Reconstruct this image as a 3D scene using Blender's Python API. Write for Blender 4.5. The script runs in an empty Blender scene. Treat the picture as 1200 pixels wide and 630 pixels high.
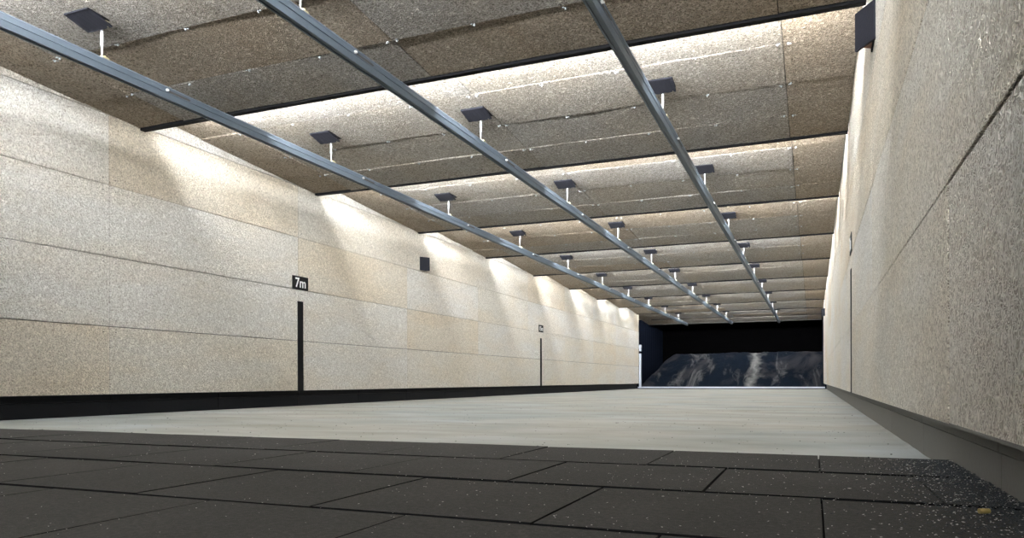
import bpy, bmesh, math, random
from mathutils import Vector, Matrix, noise
C = bpy.context.scene.collection
random.seed(7)

# ------------------------------------------------------------------ camera
CAMZ = 0.284
cd = bpy.data.cameras.new('camera'); cam = bpy.data.objects.new('camera', cd); C.objects.link(cam)
cd.sensor_width = 36; cd.lens = 865 / 1200 * 36; cd.shift_y = 0.1092; cd.clip_start = 0.02; cd.clip_end = 100
YAW = math.radians(22.2)
cam.matrix_world = (Matrix.Translation((0, 0, CAMZ)) @ Matrix.Rotation(YAW, 4, 'Z')
                    @ Matrix.Rotation(math.pi / 2, 4, 'X') @ Matrix.Rotation(-0.0028, 4, 'Z'))
bpy.context.scene.camera = cam
# ------------------------------------------------------------------ light
LED = 520.0            # strength of the LED strips in the light troughs
LED_COL = (0.955, 0.978, 1.0)
w = bpy.data.worlds.new('world'); bpy.context.scene.world = w; w.use_nodes = True
w.node_tree.nodes['Background'].inputs[0].default_value = (0.5, 0.55, 0.65, 1)
w.node_tree.nodes['Background'].inputs[1].default_value = 0.0
vs = bpy.context.scene.view_settings
vs.view_transform = 'Standard'; vs.look = 'None'; vs.gamma = 1; vs.use_curve_mapping = False
vs.exposure = 0.0

# ------------------------------------------------------------------ layout (metres; camera stands at x=0, y=0)
XL, XR = -5.50, 0.297          # faces of the wall cladding
KL, KR = -5.57, 0.385          # faces of the plinths under it
PITCH = 2.47
def YE(k): return 4.85 + PITCH * k     # light trough k (far edge of the ceiling bay before it)
Y0, YEND, YCLAD = -4.9, 29.55, 24.92
YBACK = 32.6
ZP = 0.175                     # underside of the cladding
ORD = ['nearest', 'second', 'third', 'fourth', 'fifth', 'sixth', 'seventh', 'eighth', 'ninth', 'tenth', 'eleventh', 'twelfth']

# ------------------------------------------------------------------ material helpers
class NT:
    def __init__(s, name):
        s.m = bpy.data.materials.new(name); s.m.use_nodes = True
        s.t = s.m.node_tree; s.b = s.t.nodes['Principled BSDF']
    def n(s, typ, **kw):
        nd = s.t.nodes.new(typ)
        for k, v in kw.items():
            if k.startswith('i_'): nd.inputs[k[2:].replace('_', ' ')].default_value = v
            else: setattr(nd, k, v)
        return nd
    def l(s, a, b): s.t.links.new(a, b)
    def coord(s, scale=(1, 1, 1)):
        tc = s.n('ShaderNodeTexCoord'); mp = s.n('ShaderNodeMapping'); mp.inputs['Scale'].default_value = scale
        s.l(tc.outputs['Object'], mp.inputs[0]); return mp.outputs[0]
    def noise(s, vec, scale, detail=2, rough=.5, dist=0.0, out='Fac'):
        nd = s.n('ShaderNodeTexNoise'); nd.inputs['Scale'].default_value = scale; nd.inputs['Detail'].default_value = detail
        nd.inputs['Roughness'].default_value = rough; nd.inputs['Distortion'].default_value = dist
        s.l(vec, nd.inputs['Vector']); return nd.outputs[out]
    def math(s, op, a, b=None, c=None, clamp=False):
        nd = s.n('ShaderNodeMath', operation=op); nd.use_clamp = clamp
        for i, v in enumerate((a, b, c)):
            if v is None: continue
            if isinstance(v, (int, float)): nd.inputs[i].default_value = v
            else: s.l(v, nd.inputs[i])
        return nd.outputs[0]
    def ramp(s, fac, stops):
        nd = s.n('ShaderNodeValToRGB'); e = nd.color_ramp.elements
        while len(e) < len(stops): e.new(.5)
        for q, (p, c) in zip(e, stops): q.position = p; q.color = (*c, 1) if len(c) == 3 else c
        s.l(fac, nd.inputs[0]); return nd.outputs[0]
    def mix(s, fac, a, b, mode='MIX'):
        nd = s.n('ShaderNodeMix', data_type='RGBA', blend_type=mode)
        for i, v in ((0, fac), (6, a), (7, b)):
            if isinstance(v, (int, float)): nd.inputs[i].default_value = v
            elif isinstance(v, tuple): nd.inputs[i].default_value = (*v, 1)
            else: s.l(v, nd.inputs[i])
        return nd.outputs[2]
    def bump(s, h, strength, dist):
        nd = s.n('ShaderNodeBump'); nd.inputs['Strength'].default_value = strength; nd.inputs['Distance'].default_value = dist
        s.l(h, nd.inputs['Height']); s.l(nd.outputs[0], s.b.inputs['Normal'])

def simple(name, col, rough=.5, metal=0.0, bump=None, spec=.5):
    k = NT(name); k.b.inputs['Base Color'].default_value = (*col, 1); k.b.inputs['Roughness'].default_value = rough
    k.b.inputs['Metallic'].default_value = metal; k.b.inputs['Specular IOR Level'].default_value = spec
    v = k.coord()
    f = k.noise(v, 60 if bump is None else bump[0], 3)
    c = k.mix(f, tuple(x * .86 for x in col), tuple(min(1, x * 1.12) for x in col)); k.l(c, k.b.inputs['Base Color'])
    if bump: k.bump(f, bump[1], bump[2])
    return k.m

def woodwool(name, tint, scale=1.0, contrast=1.0):
    """Wood-wool acoustic board: curly pale fibres with dark hollows between them."""
    k = NT(name); v = k.coord()
    nv = k.noise(v, 34 * scale, 1, out='Color')
    wv = k.n('ShaderNodeVectorMath', operation='MULTIPLY_ADD'); k.l(nv, wv.inputs[0]); wv.inputs[1].default_value = (.05, .05, .05); k.l(v, wv.inputs[2])
    v2 = wv.outputs[0]
    def ridge(sc, off):
        ov = k.n('ShaderNodeVectorMath', operation='ADD'); k.l(v2, ov.inputs[0]); ov.inputs[1].default_value = (off, off * 1.7, off * .6)
        f = k.noise(ov.outputs[0], sc, 0)
        a = k.math('ABSOLUTE', k.math('SUBTRACT', f, .5))
        return k.math('SUBTRACT', 1.0, k.math('MULTIPLY', a, 12.0), clamp=True)
    r = k.math('MAXIMUM', k.math('MAXIMUM', ridge(46 * scale, 0), k.math('MULTIPLY', ridge(60 * scale, 3.1), .9)), k.math('MULTIPLY', ridge(80 * scale, 7.7), .75))
    fine = k.noise(v2, 210 * scale, 1)
    h = k.math('ADD', k.math('MULTIPLY', r, .8), k.math('MULTIPLY', fine, .35))
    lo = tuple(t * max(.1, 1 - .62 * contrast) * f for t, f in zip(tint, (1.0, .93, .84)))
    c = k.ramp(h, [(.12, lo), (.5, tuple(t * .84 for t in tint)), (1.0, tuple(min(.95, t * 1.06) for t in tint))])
    # sandy patches and whitish, dusty patches of the boards themselves
    big = k.noise(k.coord((1, .45, 1.6)), 1.5, 3, .55)
    c = k.mix(k.math('MULTIPLY', k.ramp(big, [(.42, (0, 0, 0)), (.62, (1, 1, 1))]), .55), c, (1.0, .93, .83), 'MULTIPLY')
    k.l(c, k.b.inputs['Base Color']); k.b.inputs['Roughness'].default_value = .95; k.b.inputs['Specular IOR Level'].default_value = .15
    k.bump(h, 1.0, .014 * contrast)
    return k.m

WALL = [woodwool('wood_wool_cream', (.88, .84, .755), 1.0, .85),
        woodwool('wood_wool_sand', (.87, .80, .68), 1.0, .85),
        woodwool('wood_wool_pale', (.90, .875, .82), 1.0, .85)]
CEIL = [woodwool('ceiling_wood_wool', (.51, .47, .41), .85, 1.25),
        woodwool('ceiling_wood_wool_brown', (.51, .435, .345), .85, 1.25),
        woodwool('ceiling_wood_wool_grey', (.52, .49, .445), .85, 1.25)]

def concrete():
    k = NT('screeded_concrete'); v = k.coord((.5, 1.1, 1)); v2 = k.coord()
    a = k.noise(v, 2.2, 4, .6, .4); b = k.noise(v2, 1.1, 3); g = k.noise(v2, 260, 2, .7)
    c = k.ramp(a, [(.3, (.31, .305, .265)), (.52, (.40, .395, .355)), (.72, (.47, .475, .45))])
    c = k.mix(k.ramp(b, [(.42, (0, 0, 0)), (.65, (1, 1, 1))]), c, (.93, .96, 1.0), 'MULTIPLY')
    c = k.mix(k.ramp(k.noise(k.coord((.5, .5, 1)), .9, 4, .6), [(.45, (0, 0, 0)), (.6, (1, 1, 1))]), c, (.90, .97, 1.04), 'MULTIPLY')
    c = k.mix(k.math('MULTIPLY', k.ramp(g, [(.60, (0, 0, 0)), (.70, (1, 1, 1))]), .45), c, (.25, .245, .23))
    k.l(c, k.b.inputs['Base Color']); k.b.inputs['Roughness'].default_value = .75
    k.bump(g, .25, .002)
    return k.m
def rubber_tile():
    k = NT('rubber_tile'); v = k.coord(); g = k.noise(v, 420, 2, .7); d = k.noise(v, 2.3, 4, .6, .6); m = k.noise(v, 90, 3, .7)
    c = k.mix(d, (.026, .026, .0255), (.054, .0535, .052))
    c = k.mix(k.ramp(m, [(.40, (0, 0, 0)), (.75, (1, 1, 1))]), c, (1.7, 1.68, 1.62), 'MULTIPLY')
    c = k.mix(k.ramp(g, [(.66, (0, 0, 0)), (.72, (1, 1, 1))]), c, (.24, .235, .22))
    k.l(c, k.b.inputs['Base Color']); k.b.inputs['Roughness'].default_value = .85; k.b.inputs['Specular IOR Level'].default_value = .15
    k.bump(g, .6, .002)
    return k.m
def granulate():
    k = NT('rubber_granulate'); v = k.coord()
    a = k.noise(k.coord((.8, .5, .9)), .85, 5, .6, .7); g = k.noise(v, 50, 3, .8); b = k.noise(k.coord((1.6, .5, .6)), 1.0, 6, .68, 1.0)
    c = k.mix(g, (.0016, .0028, .0055), (.005, .0082, .014))
    c = k.mix(k.ramp(a, [(.50, (0, 0, 0)), (.58, (.45, .45, .45)), (.70, (.8, .8, .8))]), c, (.036, .034, .036))
    c = k.mix(k.ramp(b, [(.56, (0, 0, 0)), (.70, (.85, .85, .85))]), c, (.085, .085, .085))
    # one tall run of paler dust down the slope
    sx = k.n('ShaderNodeSeparateXYZ'); k.l(v, sx.inputs[0])
    dx = k.math('ABSOLUTE', k.math('ADD', k.math('ADD', sx.outputs[0], 1.80), k.math('MULTIPLY', k.math('SUBTRACT', k.noise(v, 1.6, 4), .5), 1.1)))
    st = k.math('MULTIPLY', k.math('SUBTRACT', 1.0, k.math('MULTIPLY', dx, 3.6), clamp=True), k.noise(v, 5, 4, .7))
    c = k.mix(st, c, (.21, .21, .20))
    k.l(c, k.b.inputs['Base Color']); k.b.inputs['Roughness'].default_value = .95; k.b.inputs['Specular IOR Level'].default_value = .04
    k.bump(g, .8, .03)
    return k.m
M_CONC = concrete(); M_TILE = rubber_tile(); M_GRAN = granulate()
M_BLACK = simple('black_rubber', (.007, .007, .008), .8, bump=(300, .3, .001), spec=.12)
M_HOOD = simple('black_deflector_rubber', (.012, .0125, .017), .8, bump=(140, .8, .004), spec=.12)
M_PLINTH_L = simple('black_plinth', (.007, .0075, .009), .6, bump=(90, .2, .002), spec=.12)
M_PLINTH_R = simple('grey_dusty_plinth', (.115, .112, .10), .75, bump=(70, .3, .003))
M_DARK = simple('navy_black_curtain', (.003, .0045, .009), .9, spec=.03)
M_VOID = simple('black_backstop', (.001, .001, .0011), 1, spec=0)
M_BACKING = simple('backing_wall', (.05, .047, .043), .9)
M_STEEL = simple('galvanised_steel', (.085, .108, .132), .5, .3, bump=(35, .15, .002))
M_STEEL2 = simple('galvanised_steel_lip', (.22, .26, .31), .45, .4)
M_ROD = simple('zinc_plated_rod', (.60, .61, .62), .45, .2)
M_WASHER = simple('zinc_washer', (.42, .45, .47), .45, .4)
M_BRASS = simple('yellow_passivated_clamp', (.62, .55, .34), .4, .7)
M_CASE = simple('brass_case', (.55, .42, .16), .3, .9)
M_BOLT = simple('bright_bolt', (.6, .6, .58), .3, .5)
M_PLATE = simple('black_sign_plate', (.006, .006, .007), .6, spec=.12)
M_WHITE = simple('white_lettering', (.80, .80, .78), .6)
M_WPLATE = simple('white_painted_metal', (.72, .74, .80), .5)
M_BAR = simple('painted_steel_bar', (.28, .30, .35), .5)
M_FLAKE = simple('pale_debris', (.42, .41, .39), .6)
M_WOODDUST = simple('rubber_crumb', (.015, .02, .025), .6)
k = NT('led_diffuser'); k.b.inputs['Base Color'].default_value = (.8, .8, .8, 1)
k.b.inputs['Emission Color'].default_value = (*LED_COL, 1); k.b.inputs['Emission Strength'].default_value = LED
M_LED = k.m

# ------------------------------------------------------------------ mesh helpers
class MB:
    """collects shapes and links them as ONE mesh object"""
    def __init__(s): s.bm = bmesh.new()
    def box(s, a, b, bevel=0.0, mi=0):
        vs = [s.bm.verts.new((x, y, z)) for x in (a[0], b[0]) for y in (a[1], b[1]) for z in (a[2], b[2])]
        fs = [s.bm.faces.new([vs[i] for i in q]) for q in ((0, 1, 3, 2), (4, 6, 7, 5), (0, 4, 5, 1), (2, 3, 7, 6), (0, 2, 6, 4), (1, 5, 7, 3))]
        for f in fs: f.material_index = mi
        if bevel:
            es = list({e for f in fs for e in f.edges})
            r = bmesh.ops.bevel(s.bm, geom=es, offset=bevel, segments=1, affect='EDGES', profile=.5)
            for f in r['faces']: f.material_index = mi
        return s
    def cyl(s, p, q, r, n=12, r2=None):
        p = Vector(p); q = Vector(q); d = (q - p).normalized(); r2 = r if r2 is None else r2
        u = d.orthogonal().normalized(); v = d.cross(u)
        A = [s.bm.verts.new(p + r * (math.cos(t) * u + math.sin(t) * v)) for t in [2 * math.pi * i / n for i in range(n)]]
        B = [s.bm.verts.new(q + r2 * (math.cos(t) * u + math.sin(t) * v)) for t in [2 * math.pi * i / n for i in range(n)]]
        for i in range(n): s.bm.faces.new((A[i], A[(i + 1) % n], B[(i + 1) % n], B[i])).smooth = True
        s.bm.faces.new(A[::-1]); s.bm.faces.new(B); return s
    def prism(s, prof, y0, y1):
        """profile of (x,z) points extruded along y"""
        A = [s.bm.verts.new((x, y0, z)) for x, z in prof]; B = [s.bm.verts.new((x, y1, z)) for x, z in prof]
        n = len(prof)
        for i in range(n): s.bm.faces.new((A[i], A[(i + 1) % n], B[(i + 1) % n], B[i]))
        s.bm.faces.new(A[::-1]); s.bm.faces.new(B); return s
    def prism_x(s, prof, x0, x1):
        A = [s.bm.verts.new((x0, y, z)) for y, z in prof]; B = [s.bm.verts.new((x1, y, z)) for y, z in prof]
        n = len(prof)
        for i in range(n): s.bm.faces.new((A[i], A[(i + 1) % n], B[(i + 1) % n], B[i]))
        s.bm.faces.new(A[::-1]); s.bm.faces.new(B); return s
    def slab(s, c4, t):
        """a plate through four corner points, thickness t along its normal"""
        c4 = [Vector(c) for c in c4]; n = (c4[1] - c4[0]).cross(c4[3] - c4[0]).normalized() * t
        A = [s.bm.verts.new(c) for c in c4]; B = [s.bm.verts.new(c + n) for c in c4]
        for i in range(4): s.bm.faces.new((A[i], A[(i + 1) % 4], B[(i + 1) % 4], B[i]))
        s.bm.faces.new(A[::-1]); s.bm.faces.new(B); return s
    def build(s, name, mats, parent=None):
        bmesh.ops.recalc_face_normals(s.bm, faces=s.bm.faces[:])
        me = bpy.data.meshes.new(name); s.bm.to_mesh(me); s.bm.free()
        for m in (mats if isinstance(mats, (list, tuple)) else [mats]): me.materials.append(m)
        o = bpy.data.objects.new(name, me); C.objects.link(o)
        if parent: o.parent = parent
        return o
def tag(o, label=None, cat=None, group=None, kind=None):
    for a, b in (('label', label), ('category', cat), ('group', group), ('kind', kind)):
        if b: o[a] = b
    return o
def empty(name, loc): 
    o = bpy.data.objects.new(name, None); C.objects.link(o); o.location = loc; o.empty_display_size = .05; return o
def copy_tree(o, parent=None):
    c = o.copy(); C.objects.link(c)
    if parent: c.parent = parent
    for ch in list(o.children): copy_tree(ch, c)
    return c
def struct(o): o['kind'] = 'structure'; return o

# ------------------------------------------------------------------ floor
struct(MB().box((KL - .2, Y0, -.15), (KR + .15, 25.0, 0)).build('floor', M_CONC))
struct(MB().box((KL - .6, 25.0, -.15), (KR + .15, YBACK, -.005)).build('floor', M_VOID))
# rubber tiles laid in staggered rows, nearest the shooter
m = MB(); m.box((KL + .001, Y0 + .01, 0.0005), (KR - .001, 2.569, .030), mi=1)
TY, TX = .468, .4585
r = 0; y1 = 2.57; rnd_t = random.Random(21)
while y1 > Y0 + .5:
    y0 = y1 - TY
    off = .015 if r % 2 == 0 else -.222
    x = off + TX * 2
    while x > KL:
        a, b = max(x - TX, KL + .002), min(x, KR - .012)
        if b - a > .03:
            g = .0028; gy = rnd_t.uniform(.004, .011); jx = random.uniform(-.0015, .0015); dz = random.uniform(-.0025, .0015)
            # each tile curls up a little along its near edge; black sides paint in the shade of the joints
            xa, xb, ya, yb = a + g + jx, b - g + jx, y0 + gy, y1 - gy * (r > 0)
            zn = [.043 + max(0, rnd_t.uniform(-.0010, .0016)) for _ in range(2)]; zf = [.043 + rnd_t.uniform(-.0022, .0002) for _ in range(2)]
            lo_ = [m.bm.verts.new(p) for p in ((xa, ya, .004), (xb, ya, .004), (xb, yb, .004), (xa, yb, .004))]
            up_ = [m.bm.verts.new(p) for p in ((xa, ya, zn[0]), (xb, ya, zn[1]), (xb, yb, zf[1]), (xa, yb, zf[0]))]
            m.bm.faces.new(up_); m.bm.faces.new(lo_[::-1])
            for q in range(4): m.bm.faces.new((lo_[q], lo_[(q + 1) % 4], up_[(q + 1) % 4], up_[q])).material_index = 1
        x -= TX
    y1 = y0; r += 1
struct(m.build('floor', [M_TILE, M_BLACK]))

# ------------------------------------------------------------------ walls: wood-wool boards on a backing wall
ZROWS = [ZP, .754, 1.345, 1.948, 2.54, 2.76]
def cladding(name, xf, out, yend, seed, mats):
    rnd = random.Random(seed); m = MB(); g = .0035
    ys = [4.49 + PITCH * n for n in range(-4, 12)]
    ys = [max(Y0, a) for a in ys if a < yend] + [yend]
    for i in range(len(ys) - 1):
        for j in range(len(ZROWS) - 1):
            if ys[i + 1] - ys[i] < .02: continue
            x0, x1 = sorted((xf + out * rnd.uniform(0, .003), xf + out * .03))
            m.box((x0, ys[i] + g, ZROWS[j] + g), (x1, ys[i + 1] - g, ZROWS[j + 1] - g), .0015, rnd.choice([0, 0, 1, 2, 2]))
    return struct(m.build(name, mats))
wl = cladding('wall_left', XL, -1, YCLAD, 3, WALL)
wr = cladding('wall_right', XR, 1, YCLAD, 5, WALL)
# little countersunk screws beside the board joints that can be made out
for wob, xf, n_, rng in ((wl, XL, 1, range(0, 3)), (wr, XR, -1, range(0, 0))):
    for n in rng:
        yj = 4.49 + PITCH * n
        for zj in ZROWS[1:4]:
            for dy in (-.06, .06):
                for dz in (-.05, .05):
                    s = MB().cyl((xf + n_ * .0015, yj + dy, zj + dz), (xf - n_ * .004, yj + dy, zj + dz), .0045, 8).build('screw', M_BACKING, wob)
struct(MB().box((KL - .2, Y0, -.15), (KL - .02, YCLAD + .01, 2.95)).build('wall_left', M_BACKING))
struct(MB().box((KR + .02, Y0, -.15), (KR + .2, YBACK, 2.95)).build('wall_right', M_BACKING))
struct(MB().box((KL - .2, Y0 - .2, -.15), (KR + .2, Y0, 2.95)).build('wall_rear', WALL[0]))
# dark side wall of the bullet catcher: ribbed rubber panels
m = MB(); m.box((KL - .75, YCLAD + .012, -.15), (KL - .56, YBACK, 3.6)); m.box((KL - .56, YCLAD + .012, -.15), (KL - .03, YCLAD + .03, 3.6))
y = YCLAD + .04
while y < YBACK - .3:
    m.box((KL - .57, y, 0), (KL - .535, y + .28, 2.75), .006); y += .30
struct(m.build('wall_left', M_DARK))
struct(MB().box((KL - .75, YBACK, -.15), (KR + .2, YBACK + .2, 3.6)).build('wall_back', M_VOID))
m = MB(); m.box((XR + .04, YCLAD + .01, 0), (KR + .019, YBACK - .01, 2.95))
struct(m.build('wall_right', M_DARK))
struct(MB().box((KL - .75, YEND + .02, 3.6), (KR + .2, YBACK + .2, 3.7)).build('ceiling', M_VOID))
struct(MB().box((KL - .7, Y0 - .2, 2.95), (KR + .2, YEND, 3.05)).build('ceiling', M_BACKING))

# plinths
def plinth(name, x_face, out, yend, mat, joints):
    m = MB(); ys = [Y0 + .01] + joints + [yend]
    for a, b in zip(ys[:-1], ys[1:]):
        x0, x1 = sorted((x_face, x_face + out * .02))
        m.box((x0, a + .002, 0.001), (x1, b - .002, .1195), .001)
        x0, x1 = sorted((x_face - out * .006, x_face + out * .02))
        m.box((x0, a + .003, .1235), (x1, b - .003, ZP), .001)
    return struct(m.build(name, mat))
plinth('baseboard_left', KL, -1, YCLAD, M_PLINTH_L, [4.55 + 1.24 * i for i in range(0, 16)])
plinth('baseboard_right', KR, 1, YCLAD, M_PLINTH_R, [-.3, .95, 1.92, 3.16, 4.4, 5.64, 6.9, 8.1, 9.4, 11.8, 14.3, 16.8, 19.3, 21.8])
# ledge between plinth and cladding underside
struct(MB().box((KL, Y0 + .01, ZP - .004), (XL - .002, YCLAD, ZP + .006)).build('trim_1', M_PLINTH_L))
struct(MB().box((XR + .002, Y0 + .01, ZP - .001), (KR, YCLAD, ZP + .006)).build('trim_2', M_PLINTH_R))
# narrow cement fillet left along the right plinth
m = MB(); N = 60; rnd = random.Random(4)
prev = None
for i in range(N + 1):
    y = 2.39 + (24.9 - 2.39) * (i / N) ** 1.8
    wd = .012 + .008 * noise.noise((0, y * 1.7, 0))
    cur = [m.bm.verts.new(p) for p in ((KR - wd - .012, y, .0005), (KR - .004, y, .006 + .003 * noise.noise((3, y * 4, 0))), (KR - .004, y, .0005))]
    if prev:
        for a in range(3): m.bm.faces.new((prev[a], prev[(a + 1) % 3], cur[(a + 1) % 3], cur[a]))
    prev = cur
struct(m.build('trim_3', M_CONC))

# ------------------------------------------------------------------ ceiling bays
ZA, ZB = 2.684, 2.520
def zceil(y):
    k = math.floor((y + .13 - YE(0)) / PITCH); t = (y - (YE(k) - .13)) / (PITCH)
    return ZA + (ZB - ZA) * t
XJ = [XL + .001, -4.98, -2.585, -.19, XR - .001]
def board(m, x0, x1, y0, y1, z0, z1, seed, mi):
    nx = max(3, int((x1 - x0) / .10)); ny = 7
    off = Vector((seed * 7.31, seed * 3.7, 0)); amp = .0075
    def h(x, y, u, v):
        sag = (off.y % .010) - .005
        return sag + amp * (1.6 * v - .3) * (noise.noise(Vector((x * .9, y * .6, 0)) + off)) + .003 * noise.noise(Vector((x * 4, y * 3, 2)) + off)
    low = []; 
    for j in range(ny + 1):
        v = j / ny; y = y0 + (y1 - y0) * v; row = []
        for i in range(nx + 1):
            u = i / nx; x = x0 + (x1 - x0) * u
            row.append(m.bm.verts.new((x, y, z0 + (z1 - z0) * v + h(x, y, u, v))))
        low.append(row)
    for j in range(ny):
        for i in range(nx):
            f = m.bm.faces.new((low[j][i], low[j + 1][i], low[j + 1][i + 1], low[j][i + 1])); f.material_index = mi; f.smooth = True
    rb = low[0][:] + [low[j][nx] for j in range(1, ny + 1)] + low[ny][:-1][::-1] + [low[j][0] for j in range(ny - 1, 0, -1)]
    ring = [m.bm.verts.new(q.co) for q in rb]
    top = [m.bm.verts.new((q.co.x, q.co.y, q.co.z + .03)) for q in rb]
    n = len(ring)
    for i in range(n):
        f = m.bm.faces.new((ring[i], ring[(i + 1) % n], top[(i + 1) % n], top[i])); f.material_index = mi
    f = m.bm.faces.new(top); f.material_index = mi
bays = []
for k in range(-5, 10):
    ya, yb = YE(k) - .09, YE(k + 1) - .055
    ya_ = max(ya, Y0 + .01)
    if yb < Y0 + .3: continue
    rnd = random.Random(100 + k); m = MB()
    cuts = [0, .29, .545, .785, 1.0]           # rows of boards (the first is a narrow cut strip)
    for j in range(4):
        for i in range(4):
            a, b = ya + (yb - ya) * cuts[j], ya + (yb - ya) * cuts[j + 1]
            if b < ya_ : continue
            a = max(a, ya_); za, zb = ZA + (ZB - ZA) * (a - ya) / PITCH, ZA + (ZB - ZA) * (b - ya) / PITCH
            xl = KL - .53 if (i == 0 and a > YCLAD - .1) else XJ[i] + .0015
            mi = 1 if i == 3 else rnd.choice([0, 0, 2, 2, 1]) if i else 1
            board(m, xl, XJ[i + 1] - .0045, a + .0055, b - .0055, za, zb, rnd.random() * 50, mi)
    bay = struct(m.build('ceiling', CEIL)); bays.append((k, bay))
    if -1 <= k <= 3:
        proto = None
        for j in (1, 2, 3):
            y = ya + (yb - ya) * cuts[j]; z = ZA + (ZB - ZA) * cuts[j]
            xs = [q + d for q in XJ[1:4] for d in (-.035, .035)] + [XJ[1] + .6 * n for n in (1, 2, 3)] + [XJ[2] + .6 * n for n in (1, 2, 3)]
            for x in xs:
                if k == -1 and y < 2.4: continue
                if proto is None:
                    s = MB(); s.cyl((0, 0, 0), (0, 0, -.003), .011, 10); s.cyl((-.001, .02, -.001), (-.001, .02, -.006), .006, 8); s.cyl((0, 0, -.003), (0, 0, -.012), .006, 6)
                    proto = s.build('washer_screw', M_WASHER, bay); q = proto
                else:
                    q = proto.copy(); C.objects.link(q); q.parent = bay
                q.location = (x, y + rnd.uniform(-.02, .02), z - .012); q.rotation_euler = (0, 0, rnd.uniform(0, 6.28))

# light troughs: black L-shaped profiles with an LED strip that shines down-range
TR = [k for k in range(-3, 10)]  # the ones behind the camera are unseen, put in for more diffuse light
def trough(k, label):
    y = YE(k); t = empty('light_trough', (0, y, 2.503))
    m = MB(); m.prism_x([(-.052, 0), (0, 0), (0, .007), (-.003, .007), (-.003, .003), (-.047, .003), (-.047, .165), (-.088, .165), (-.088, .160), (-.052, .160)], XL + .002, XR - .002)
    m.build('profile', M_BLACK, t)
    d = MB(); d.prism_x([(-.043, .022), (-.031, .051), (-.036, .054), (-.046, .026)], XL + .42, XR - .10); d.build('led_strip', M_LED, t)
    h = MB(); h.prism_x([(-.0465, .012), (-.034, .012), (-.034, .015), (-.0455, .018), (-.0465, .060)], XL + .18, XR - .07)
    h.build('strip_housing', M_WPLATE, t)
    tag(t, label, 'light', 'light troughs across the ceiling'); return t
for k in TR:
    if k < -1: lab = 'unseen black light trough added for more light, across the ceiling behind the camera'
    elif k == -1: lab = 'black light trough across the ceiling just above the picture'
    else: lab = 'black light trough edge across the ceiling, %s in view from the camera' % ORD[k]
    trough(k, lab)
# dark closing profile where the ceiling stops before the backstop
struct(MB().box((KL - .53, YEND - .13, 2.503), (XR, YEND, 2.70)).build('trim_4', M_BACKING))

# ------------------------------------------------------------------ target rails
RAILX = {'left': -4.28, 'middle': -2.70, 'right': -1.105}
RT = 2.379; RH = .080
HY = lambda i: 3.43 + 2.465 * i
def rail(side):
    x = RAILX[side]; t = empty('target_rail', (x, 0, RT - RH))
    z = 0; w = .035
    prof = [(-.024, 0), (-.010, 0), (-.010, .006), (.010, .006), (.010, 0), (.024, 0), (w - .003, .034), (w - .003, .038), (w + .003, .039), (w + .003, .044), (w - .001, .045), (w - .001, RH),
            (-w + .001, RH), (-w + .001, .045), (-w - .003, .044), (-w - .003, .039), (-w + .003, .038), (-w + .003, .034)]
    MB().prism(prof, .3, 27.5).build('channel', M_STEEL, t)
    m = MB()
    for s in (-1, 1): m.box((s * (w + .0) - .001, .3, RH - .004), (s * (w + .0) + .003, 27.5, RH + .001))
    m.build('top_flange', M_STEEL2, t)
    for i in range(0, 10):
        y = HY(i) + .50
        if y > 27: continue
        m = MB(); m.cyl((w - .002, y, .056), (w + .012, y, .056), .010, 10); m.cyl((w + .011, y, .052), (w + .018, y, .052), .006, 6)
        m.build('splice_bolt', M_BOLT, t)
        m = MB(); m.box((w - .002, y + .02, .042), (w + .002, y + .20, .060)); 
        for q in range(5): m.cyl((w, y + .045 + .04 * q, .052), (w + .005, y + .045 + .04 * q, .052), .005, 6)
        m.build('slotted_splice', M_BACKING, t)
    m = MB(); m.box((-.036, 27.4, -.008), (.036, 27.52, RH + .02), .004); m.cyl((0, 27.45, -.03), (0, 27.45, -.008), .02, 10); m.build('end_stop', M_BLACK, t)
    return t
lab = {'left': 'galvanised steel target rail under the ceiling, the one nearest the left wall',
       'middle': 'galvanised steel target rail under the ceiling, middle one of three',
       'right': 'galvanised steel target rail under the ceiling, the one nearest the right wall'}
for s in RAILX: tag(rail(s), lab[s], 'rail', 'target rails hung from the ceiling')

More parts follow.
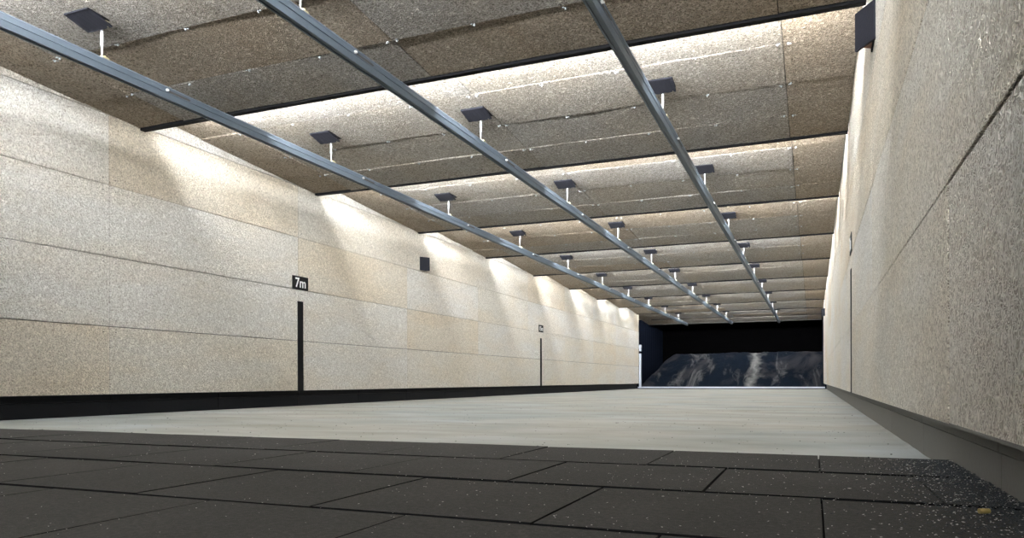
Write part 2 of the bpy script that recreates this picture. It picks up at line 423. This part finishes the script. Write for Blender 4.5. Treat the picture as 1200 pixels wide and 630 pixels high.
# hangers with their deflector plates
def hanger():
    """origin at the ceiling where the rod starts; rail top is .23 below"""
    t = empty('rail_hanger', (0, 0, 0)); rnd = random.Random(9)
    D = .175; W = .107
    # deflector: rubber plate sloping down towards the rod, slightly ragged edge
    m = MB(); n = 10; A = []; B = []
    top = [(-W + 2 * W * i / n, -D + rnd.uniform(-.002, .002), -.006 + rnd.uniform(-.002, .002)) for i in range(n + 1)]
    bot = [(-W + 2 * W * i / n, -.004 + rnd.uniform(-.003, .003), -.050 + rnd.uniform(-.002, .002)) for i in range(n + 1)]
    nz = Vector((0, .31, .95)).normalized() * .014
    T = [m.bm.verts.new(p) for p in top]; Bv = [m.bm.verts.new(p) for p in bot]
    T2 = [m.bm.verts.new(Vector(p) + nz) for p in top]; B2 = [m.bm.verts.new(Vector(p) + nz) for p in bot]
    for i in range(n):
        for q in ((T[i], T[i + 1], Bv[i + 1], Bv[i]), (T2[i], B2[i], B2[i + 1], T2[i + 1]), (T[i], T2[i], T2[i + 1], T[i + 1]), (Bv[i], Bv[i + 1], B2[i + 1], B2[i])): m.bm.faces.new(q)
    for i in (0, n): m.bm.faces.new((T[i], Bv[i], B2[i], T2[i]))
    m.build('deflector_plate', M_HOOD, t)
    m = MB(); m.box((-W, -D, -.010), (W, .04, .004), .001); m.build('base_plate', M_HOOD, t)
    m = MB(); m.slab([(W - .02, -.10, -.012), (W - .02, -.01, -.012), (W - .02, -.01, -.05), (W - .02, -.012, -.05)], .004)
    m.build('bracket', M_BRASS, t)
    m = MB(); m.cyl((0, .012, -.22), (0, .012, 0), .0055, 8); m.build('threaded_rod', M_ROD, t)
    m = MB(); m.cyl((0, .012, -.135), (0, .012, -.05), .0095, 10); m.cyl((0, .012, -.142), (0, .012, -.135), .012, 6); m.build('turnbuckle', M_ROD, t)
    m = MB()
    for s in (-1, 1): m.box((s * .026 - .012, -.012, -.236), (s * .026 + .012, .036, -.226), .001); m.cyl((s * .026, .012, -.226), (s * .026, .012, -.216), .007, 6)
    m.box((-.03, -.010, -.226), (.03, .034, -.221)); m.cyl((0, .012, -.221), (0, .012, -.208), .008, 6)
    m.build('clamp', M_BRASS, t)
    return t
hp = hanger(); first = True
for side in ('left', 'middle', 'right'):
    cnt = 0
    for i in range(0, 10):
        if side == 'right' and i == 0: continue
        y = HY(i); z = zceil(y - .08)
        o = hp if first else copy_tree(hp); first = False
        z += .006; o.location = (RAILX[side], y, z - .002)
        # the rod is cut to reach the rail
        for ch in o.children:
            k0 = ch.name.split('.')[0]
            if k0 == 'clamp': ch.location.z = RT - (z - .002) + .238
            elif k0 == 'threaded_rod': ch.scale.z = (z - .002 - RT - .016) / .22
        lab = 'black-plated hanger rod on the %s rail, %s along it from the camera' % (side, ORD[cnt])
        if side == 'middle' and i == 0: lab = 'hanger rod clamp on the middle rail, cut off by the top of the picture'
        tag(o, lab, 'hanger', 'hangers along the %s target rail' % side); cnt += 1

# deflector plates on the side walls
def wall_deflector(xw, s, y, zb, label):
    """s = +1 on the left wall (stands out towards +x), -1 on the right wall"""
    t = empty('wall_deflector', (xw, y, zb)); z0, z1 = 0, .200
    m = MB(); m.slab([(s * .001, 0, z0), (s * .088, .14, z0), (s * .088, .14, z1), (s * .001, 0, z1)], .014); m.build('deflector_plate', M_HOOD, t)
    m = MB(); m.box((min(0, s * .008), .004, z0 + .01), (max(0, s * .008), .20, z1 - .01)); m.build('base_plate', M_HOOD, t)
    m = MB(); m.slab([(s * .008, .02, .03), (s * .075, .135, .03), (s * .075, .15, .03), (s * .008, .19, .03)], .004); m.build('bracket', simple('rusty_bracket', (.16, .07, .045), .6), t)
    return tag(t, label, 'deflector', 'deflector plates on the side walls')
wall_deflector(XL, 1, 9.80, 1.962, 'small square black deflector plate high on the left wall')
wall_deflector(XR, -1, 4.17, 2.02, 'big black deflector plate on the right wall at the top edge of the picture')
wall_deflector(XR, -1, 21.4, 2.0, 'tiny distant black deflector plate at the far end of the right wall')

# ------------------------------------------------------------------ distance markers
def text_mesh(body, size, mat, parent, mtx):
    cu = bpy.data.curves.new('t', 'FONT'); cu.body = body; cu.size = size; cu.align_x = 'CENTER'; cu.align_y = 'CENTER'; cu.extrude = .0008; cu.offset = size * .012
    o = bpy.data.objects.new('t', cu); C.objects.link(o)
    bpy.context.view_layer.update()
    me = bpy.data.meshes.new_from_object(o.evaluated_get(bpy.context.evaluated_depsgraph_get()))
    bpy.data.objects.remove(o); me.name = 'lettering'; me.materials.clear(); me.materials.append(mat)
    q = bpy.data.objects.new('lettering', me); C.objects.link(q); q.parent = parent; q.matrix_local = mtx; return q
def marker(xw, s, y, body, size, lab_sign, lab_post):
    t = empty('distance_sign', (xw, y, CAMZ + 1.06)); hw = .142
    m = MB(); m.box((min(0, s * .006), -hw, 0), (max(0, s * .006), hw, .155), .001); m.build('sign_plate', M_PLATE, t)
    R = Matrix(((0, 0, s, s * .0072), (s, 0, 0, 0), (0, 1, 0, .074), (0, 0, 0, 1)))
    text_mesh(body, size, M_WHITE, t, R)
    tag(t, lab_sign, 'sign', 'distance signs')
    m = MB(); m.box((xw + min(0, s * .005), y - .05, ZP + .002), (xw + max(0, s * .005), y + .05, CAMZ + .927), .001)
    p = m.build('distance_stripe', M_PLATE); tag(p, lab_post, 'marker', 'black distance stripes')
marker(XL, 1, 6.99, '7m', .155, 'black sign reading 7m on the left wall', 'upright black stripe under the 7m sign on the left wall')
marker(XL, 1, 15.15, '15m', .135, 'small black sign reading 15m far along the left wall', 'thin upright black stripe under the distant sign on the left wall')
marker(XR, -1, 6.80, '7m', .155, 'black sign seen edge-on on the right wall', 'black stripe seen edge-on on the right wall, running down to the plinth')
m = MB(); m.box((XL - .004, 24.96, .076), (XL + .06, 25.08, CAMZ + .92), .004)
tag(m.build('distance_post', M_BAR), 'thin white upright post at the far left corner by the dark backstop', 'post')
m = MB(); m.box((XL - .004, 24.96, CAMZ + 1.0), (XL + .07, 25.06, CAMZ + 1.22), .003)
tag(m.build('white_marker_plate', M_BAR), 'small white plate above the white post at the dark far corner', 'sign')

# ------------------------------------------------------------------ backstop
t = empty('sill_rail', (0, 25.0, 0))
MB().box((KL + .01, .006, .0), (KR - .01, .05, .03)).build('plinth_strip', M_BLACK, t)
MB().box((KL + .005, 0, .030), (XR + .05, .06, .072), .004).build('steel_bar', M_BAR, t)
tag(t, 'white steel bar low on the floor in front of the dark mound', 'bar')
m = MB(); nx, ny = 150, 90; G = []
X0, X1, YA, YB = KL + .01, XR + .025, 25.10, YBACK - .05
for j in range(ny + 1):
    row = []
    for i in range(nx + 1):
        x = X0 + (X1 - X0) * i / nx; y = YA + (YB - YA) * (j / ny) ** 1.3
        crest = 1.25 + .05 * noise.noise((x * .7, y * .5, 1)) 
        hf = (y - YA) * .66 + .08 * noise.noise((x * .8, y * .8, 5))
        hl = .05 + (x - X0) * 1.45 + (y - YA) * .03 + .07 * noise.noise((x * 1.5, y * 1.5, 9))
        hgt = min(crest, hf, hl); e = .08
        hgt = -e * math.log(sum(math.exp(-q / e) for q in (crest, hf, hl)))
        hgt += .035 * noise.fractal((x * 2.4, y * 2.4, 3), .7, 2.0, 5) * min(1, (y - YA) * 4)
        row.append(m.bm.verts.new((x, y, max(.0, hgt))))
    G.append(row)
for j in range(ny):
    for i in range(nx): m.bm.faces.new((G[j][i], G[j][i + 1], G[j + 1][i + 1], G[j + 1][i])).smooth = True
tag(m.build('rubber_granulate_mound', M_GRAN), 'dark mound of rubber granulate streaked with pale dust at the far end', 'mound', kind='stuff')

# ------------------------------------------------------------------ small litter
def flakes(n, seed, pick, smin, smax):
    rnd = random.Random(seed); m = MB()
    for _ in range(n):
        x, y, z = pick(rnd); s = rnd.uniform(smin, smax) * (1.6 if rnd.random() < .06 else 1); a = rnd.uniform(0, math.pi); L = rnd.uniform(1, 2.6)
        u = Vector((math.cos(a), math.sin(a), rnd.uniform(-.15, .15))) * s * L; v = Vector((-math.sin(a), math.cos(a), rnd.uniform(-.3, .3))) * s
        c = Vector((x, y, z + s * .5)); ht = Vector((0, 0, s * .5))
        P = [m.bm.verts.new(c + q) for q in (u, v, -u * .8, -v * 1.1)]; T = m.bm.verts.new(c + ht); Bq = m.bm.verts.new(c - ht)
        for i in range(4):
            m.bm.faces.new((P[i], P[(i + 1) % 4], T)); m.bm.faces.new((P[(i + 1) % 4], P[i], Bq))
    return m
ZM = .0460
def near_corner(r):
    d = abs(r.gauss(0, .10)); y = r.uniform(.45, 2.5)
    return (min(KR - .008, KR - .01 - d * (1.3 - .3 * y / 2.3)), y, ZM)
def spread(r): return (r.uniform(-3.5, KR - .02) if r.random() < .5 else KR - abs(r.gauss(0, .55)) - .02, r.uniform(.6, 2.36), ZM)
tag(flakes(2200, 11, near_corner, .0007, .0018).build('pale_crumb_litter', M_FLAKE), 'pale crumbs and flakes scattered thickly by the right plinth', 'debris', kind='stuff')
tag(flakes(1500, 12, spread, .0006, .0014).build('loose_flakes', M_FLAKE), 'sparse pale flakes scattered over the black rubber tiles', 'debris', kind='stuff')
def heap(r): return (KR - .012 - abs(r.gauss(0, .09)), r.uniform(.6, 2.5), ZM)
tag(flakes(7000, 13, heap, .001, .0028).build('black_rubber_crumb', M_WOODDUST), 'black rubber crumb gathered along the foot of the right plinth', 'debris', kind='stuff')
def on_conc(r): return (r.uniform(-5.3, KR - .06), 2.45 + 9 * r.random() ** 1.4, .0)
tag(flakes(1400, 14, on_conc, .001, .003).build('dark_grit', M_BACKING), 'dark grit sprinkled over the pale concrete floor', 'debris', kind='stuff')

# spent brass case on the tiles, at the right edge of the picture
m = MB(); R = .0047
prof = [(0, R), (.0012, R), (.0014, R * .8), (.0022, R * .8), (.0024, R), (.018, R * .985), (.0185, R * .93)]
n = 20; rings = []
for d, r_ in prof: rings.append([m.bm.verts.new((d, r_ * math.cos(2 * math.pi * i / n), r_ + r_ * math.sin(2 * math.pi * i / n) + (R - r_))) for i in range(n)])
for a, b in zip(rings[:-1], rings[1:]):
    for i in range(n): m.bm.faces.new((a[i], a[(i + 1) % n], b[(i + 1) % n], b[i])).smooth = True
m.bm.faces.new(rings[0]); m.bm.faces.new(rings[-1])
o = m.build('cartridge_case', M_CASE); o.location = (.272, 1.527, ZM); o.rotation_euler = (0, 0, math.radians(22))
tag(o, 'spent brass cartridge case lying on the black tiles at lower right', 'cartridge case')
